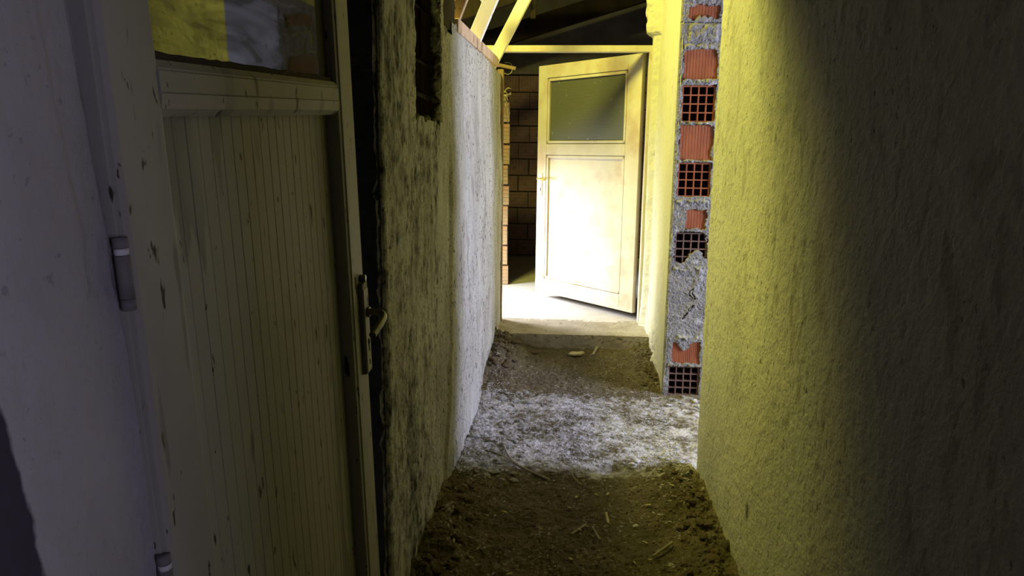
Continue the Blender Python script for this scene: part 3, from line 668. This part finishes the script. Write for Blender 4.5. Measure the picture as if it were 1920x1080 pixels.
# fine gravel and chips nobody could count
def gravel():
    ico = bmesh.new(); bmesh.ops.create_icosphere(ico, subdivisions=1, radius=1); base = np.array([v.co[:] for v in ico.verts]); F = np.array([[v.index for v in f.verts] for f in ico.faces]); ico.free()
    oc = np.array([(1, 0, 0), (-1, 0, 0), (0, 1, 0), (0, -1, 0), (0, 0, 1), (0, 0, -1.)]); OF = np.array([(0, 2, 4), (2, 1, 4), (1, 3, 4), (3, 0, 4), (2, 0, 5), (1, 2, 5), (3, 1, 5), (0, 3, 5)])
    r = np.random.RandomState(9); n = 15000
    y = 1.9 + 3.08 * r.rand(n) ** .9; side = r.rand(n)
    x = np.where(side < .30, -.50 + np.abs(r.randn(n)) * .12, np.where(side < .5, .60 - np.abs(r.randn(n)) * .10, r.uniform(-.5, .62, n)))
    kp = (x > -.50) & (x < .585) & ~((y > 4.3) & (np.abs(x) < .35) & (r.rand(n) < .8)); x = x[kp]; y = y[kp]; n = len(x)
    s = .0022 + .0055 * r.rand(n) ** 3; z = zfloor(x, y) + s * .3
    sc = s[:, None] * np.stack([r.uniform(.6, 2.2, n), r.uniform(.6, 1.2, n), r.uniform(.4, 1, n)], 1)
    a = r.uniform(0, 6.28, n); V = oc[None] * (1 + .5 * (r.rand(n, 6, 1) - .5)) * sc[:, None]
    X = V[..., 0] * np.cos(a)[:, None] - V[..., 1] * np.sin(a)[:, None]; Yy = V[..., 0] * np.sin(a)[:, None] + V[..., 1] * np.cos(a)[:, None]
    P = np.stack([X + x[:, None], Yy + y[:, None], V[..., 2] + z[:, None]], -1).reshape(-1, 3)
    FF_ = (OF[None] + 6 * np.arange(n)[:, None, None]).reshape(-1, 3)
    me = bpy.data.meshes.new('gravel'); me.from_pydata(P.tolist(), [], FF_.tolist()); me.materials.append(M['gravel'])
    me.materials.append(M['lit_gravel']); cy = np.repeat((y > 3.08 + .05 * np.sin(x * 20)) & (y < 4.3 + .1 * np.sin(x * 9)), 8)  # paler copy within the lit patch, light put into its colour
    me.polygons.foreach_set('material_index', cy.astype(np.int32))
    o = bpy.data.objects.new('gravel', me); COL.objects.link(o)
    tag(o, 'fine gravel and grit strewn over the dirt floor', 'gravel', kind='stuff')
gravel()
# twigs, splinters, straw
def twig(name, pts, r, m, label, cat='twig', group=None):
    P = [(x, y, zf(x, y) + h) for x, y, h in pts]
    base = Vector(P[0]); me = tube_mesh(name, smooth([Vector(p) - base for p in P], 2), r, 6); o = link(name, me, M[m]); o.location = base
    return tag(o, label, cat, group)
twig('twig', [(-.30, 3.42, .015), (-.25, 3.24, .014), (-.17, 3.15, .012), (-.06, 3.075, .006)], .006, 'twig', 'long pale twig bowed across the left edge of the lit patch')
twig('twig', [(-.17, 3.16, .02), (-.12, 3.22, .035), (-.08, 3.17, .03), (-.11, 3.13, .01)], .0025, 'straw', 'thin looped straw standing over the long twig')
twig('twig', [(.0, 3.25, .01), (.045, 3.17, .03), (.045, 3.09, .02), (.09, 3.05, .006)], .0025, 'straw', 'thin curved straw right of the long twig')
twig('twig', [(-.36, 3.32, .02), (-.28, 3.28, .02), (-.22, 3.20, .01)], .003, 'twig', 'short thin twig lying left of the long bowed one')
twig('wood_splinter', [(.185, 2.78, .008), (.19, 2.69, .012)], .006, 'straw', 'pale upright-looking splinter on the dark dirt at centre', 'splinter')
twig('wood_splinter', [(.125, 2.66, .008), (.15, 2.56, .010)], .005, 'twig', 'dull splinter nearer than the pale one on the dark dirt', 'splinter')
twig('wood_splinter', [(.04, 2.60, .008), (.10, 2.68, .010)], .0045, 'twig', 'grey splinter left of the dull one, pointing to it', 'splinter')
twig('wood_splinter', [(.34, 2.46, .01), (.42, 2.53, .016)], .005, 'twig', 'grey splinter nearest the front right corner of the dirt', 'splinter')
twig('wood_splinter', [(.19, 4.86, .006), (.225, 5.0, .02)], .010, 'twig', 'brown stick leaning on the foot of the doorstep', 'stick')
# pale torn wood chip below the step
bm = bmesh.new(); pr = [(-.06, -.012), (-.02, -.026), (.03, -.022), (.06, .006), (.05, .022), (.01, .014), (-.03, .022)]
lo = [bm.verts.new((x, y, 0)) for x, y in pr]; hi = [bm.verts.new((x * .96, y * .9, .010)) for x, y in pr]; bm.faces.new(lo[::-1]); bm.faces.new(hi)
for i in range(len(pr)): bm.faces.new((lo[i], lo[(i + 1) % len(pr)], hi[(i + 1) % len(pr)], hi[i]))
me = bpy.data.meshes.new('wood_chip'); bm.to_mesh(me); bm.free(); o = link('wood_chip', me, M['straw']); o.location = (.075, 4.86, zf(.075, 4.86) + .012); o.rotation_euler = (.25, 0, .15)
tag(o, 'pale yellow wood chip on the dirt below the doorstep', 'chip')
chip0 = o
for i in range(26):
    x, y = R.uniform(-.4, .5), R.uniform(2.2, 3.0); c2 = chip0.copy(); COL.objects.link(c2); s = R.uniform(.10, .24); c2.scale = (s, s * R.uniform(.6, 1.3), .5); c2.location = (x, y, zf(x, y) + .007); c2.rotation_euler = (R.uniform(-.2, .2), R.uniform(-.2, .2), R.uniform(0, 6))
    c2.name = 'wood_shaving'; tag(c2, 'tiny pale shaving on the dark dirt in front', 'shaving', 'shavings on the dark dirt')
# straw tuft poking from the left wall beside the door post
T = empty('straw_tuft', (-.535, 5.55, 1.88)); tag(T, 'tangled pale straw tuft poking out beside the left door post', 'straw')
for i in range(14):
    p = [Vector((R.uniform(-.02, .01), R.uniform(-.03, .03), R.uniform(-.05, .05)))]; v = Vector((R.uniform(.2, 1), R.uniform(-.4, .4), R.uniform(-1, 1))).normalized() * .03
    for k in range(4): p.append(p[-1] + v); v = v + Vector((R.uniform(-.014, .008), R.uniform(-.02, .02), R.uniform(-.03, .015)))
    link('straw', tube_mesh('straw', smooth(p, 1), .0028, 5), M['straw'], T)
Wr = link('wire', tube_mesh('wire', smooth([(-.51, 5.5, 2.05), (-.47, 5.48, 2.03), (-.44, 5.48, 2.06), (-.45, 5.48, 2.12), (-.5, 5.48, 2.12)], 2), .0018, 6), M['twig'])
tag(Wr, 'thin pale wire looping out under the header end', 'wire')
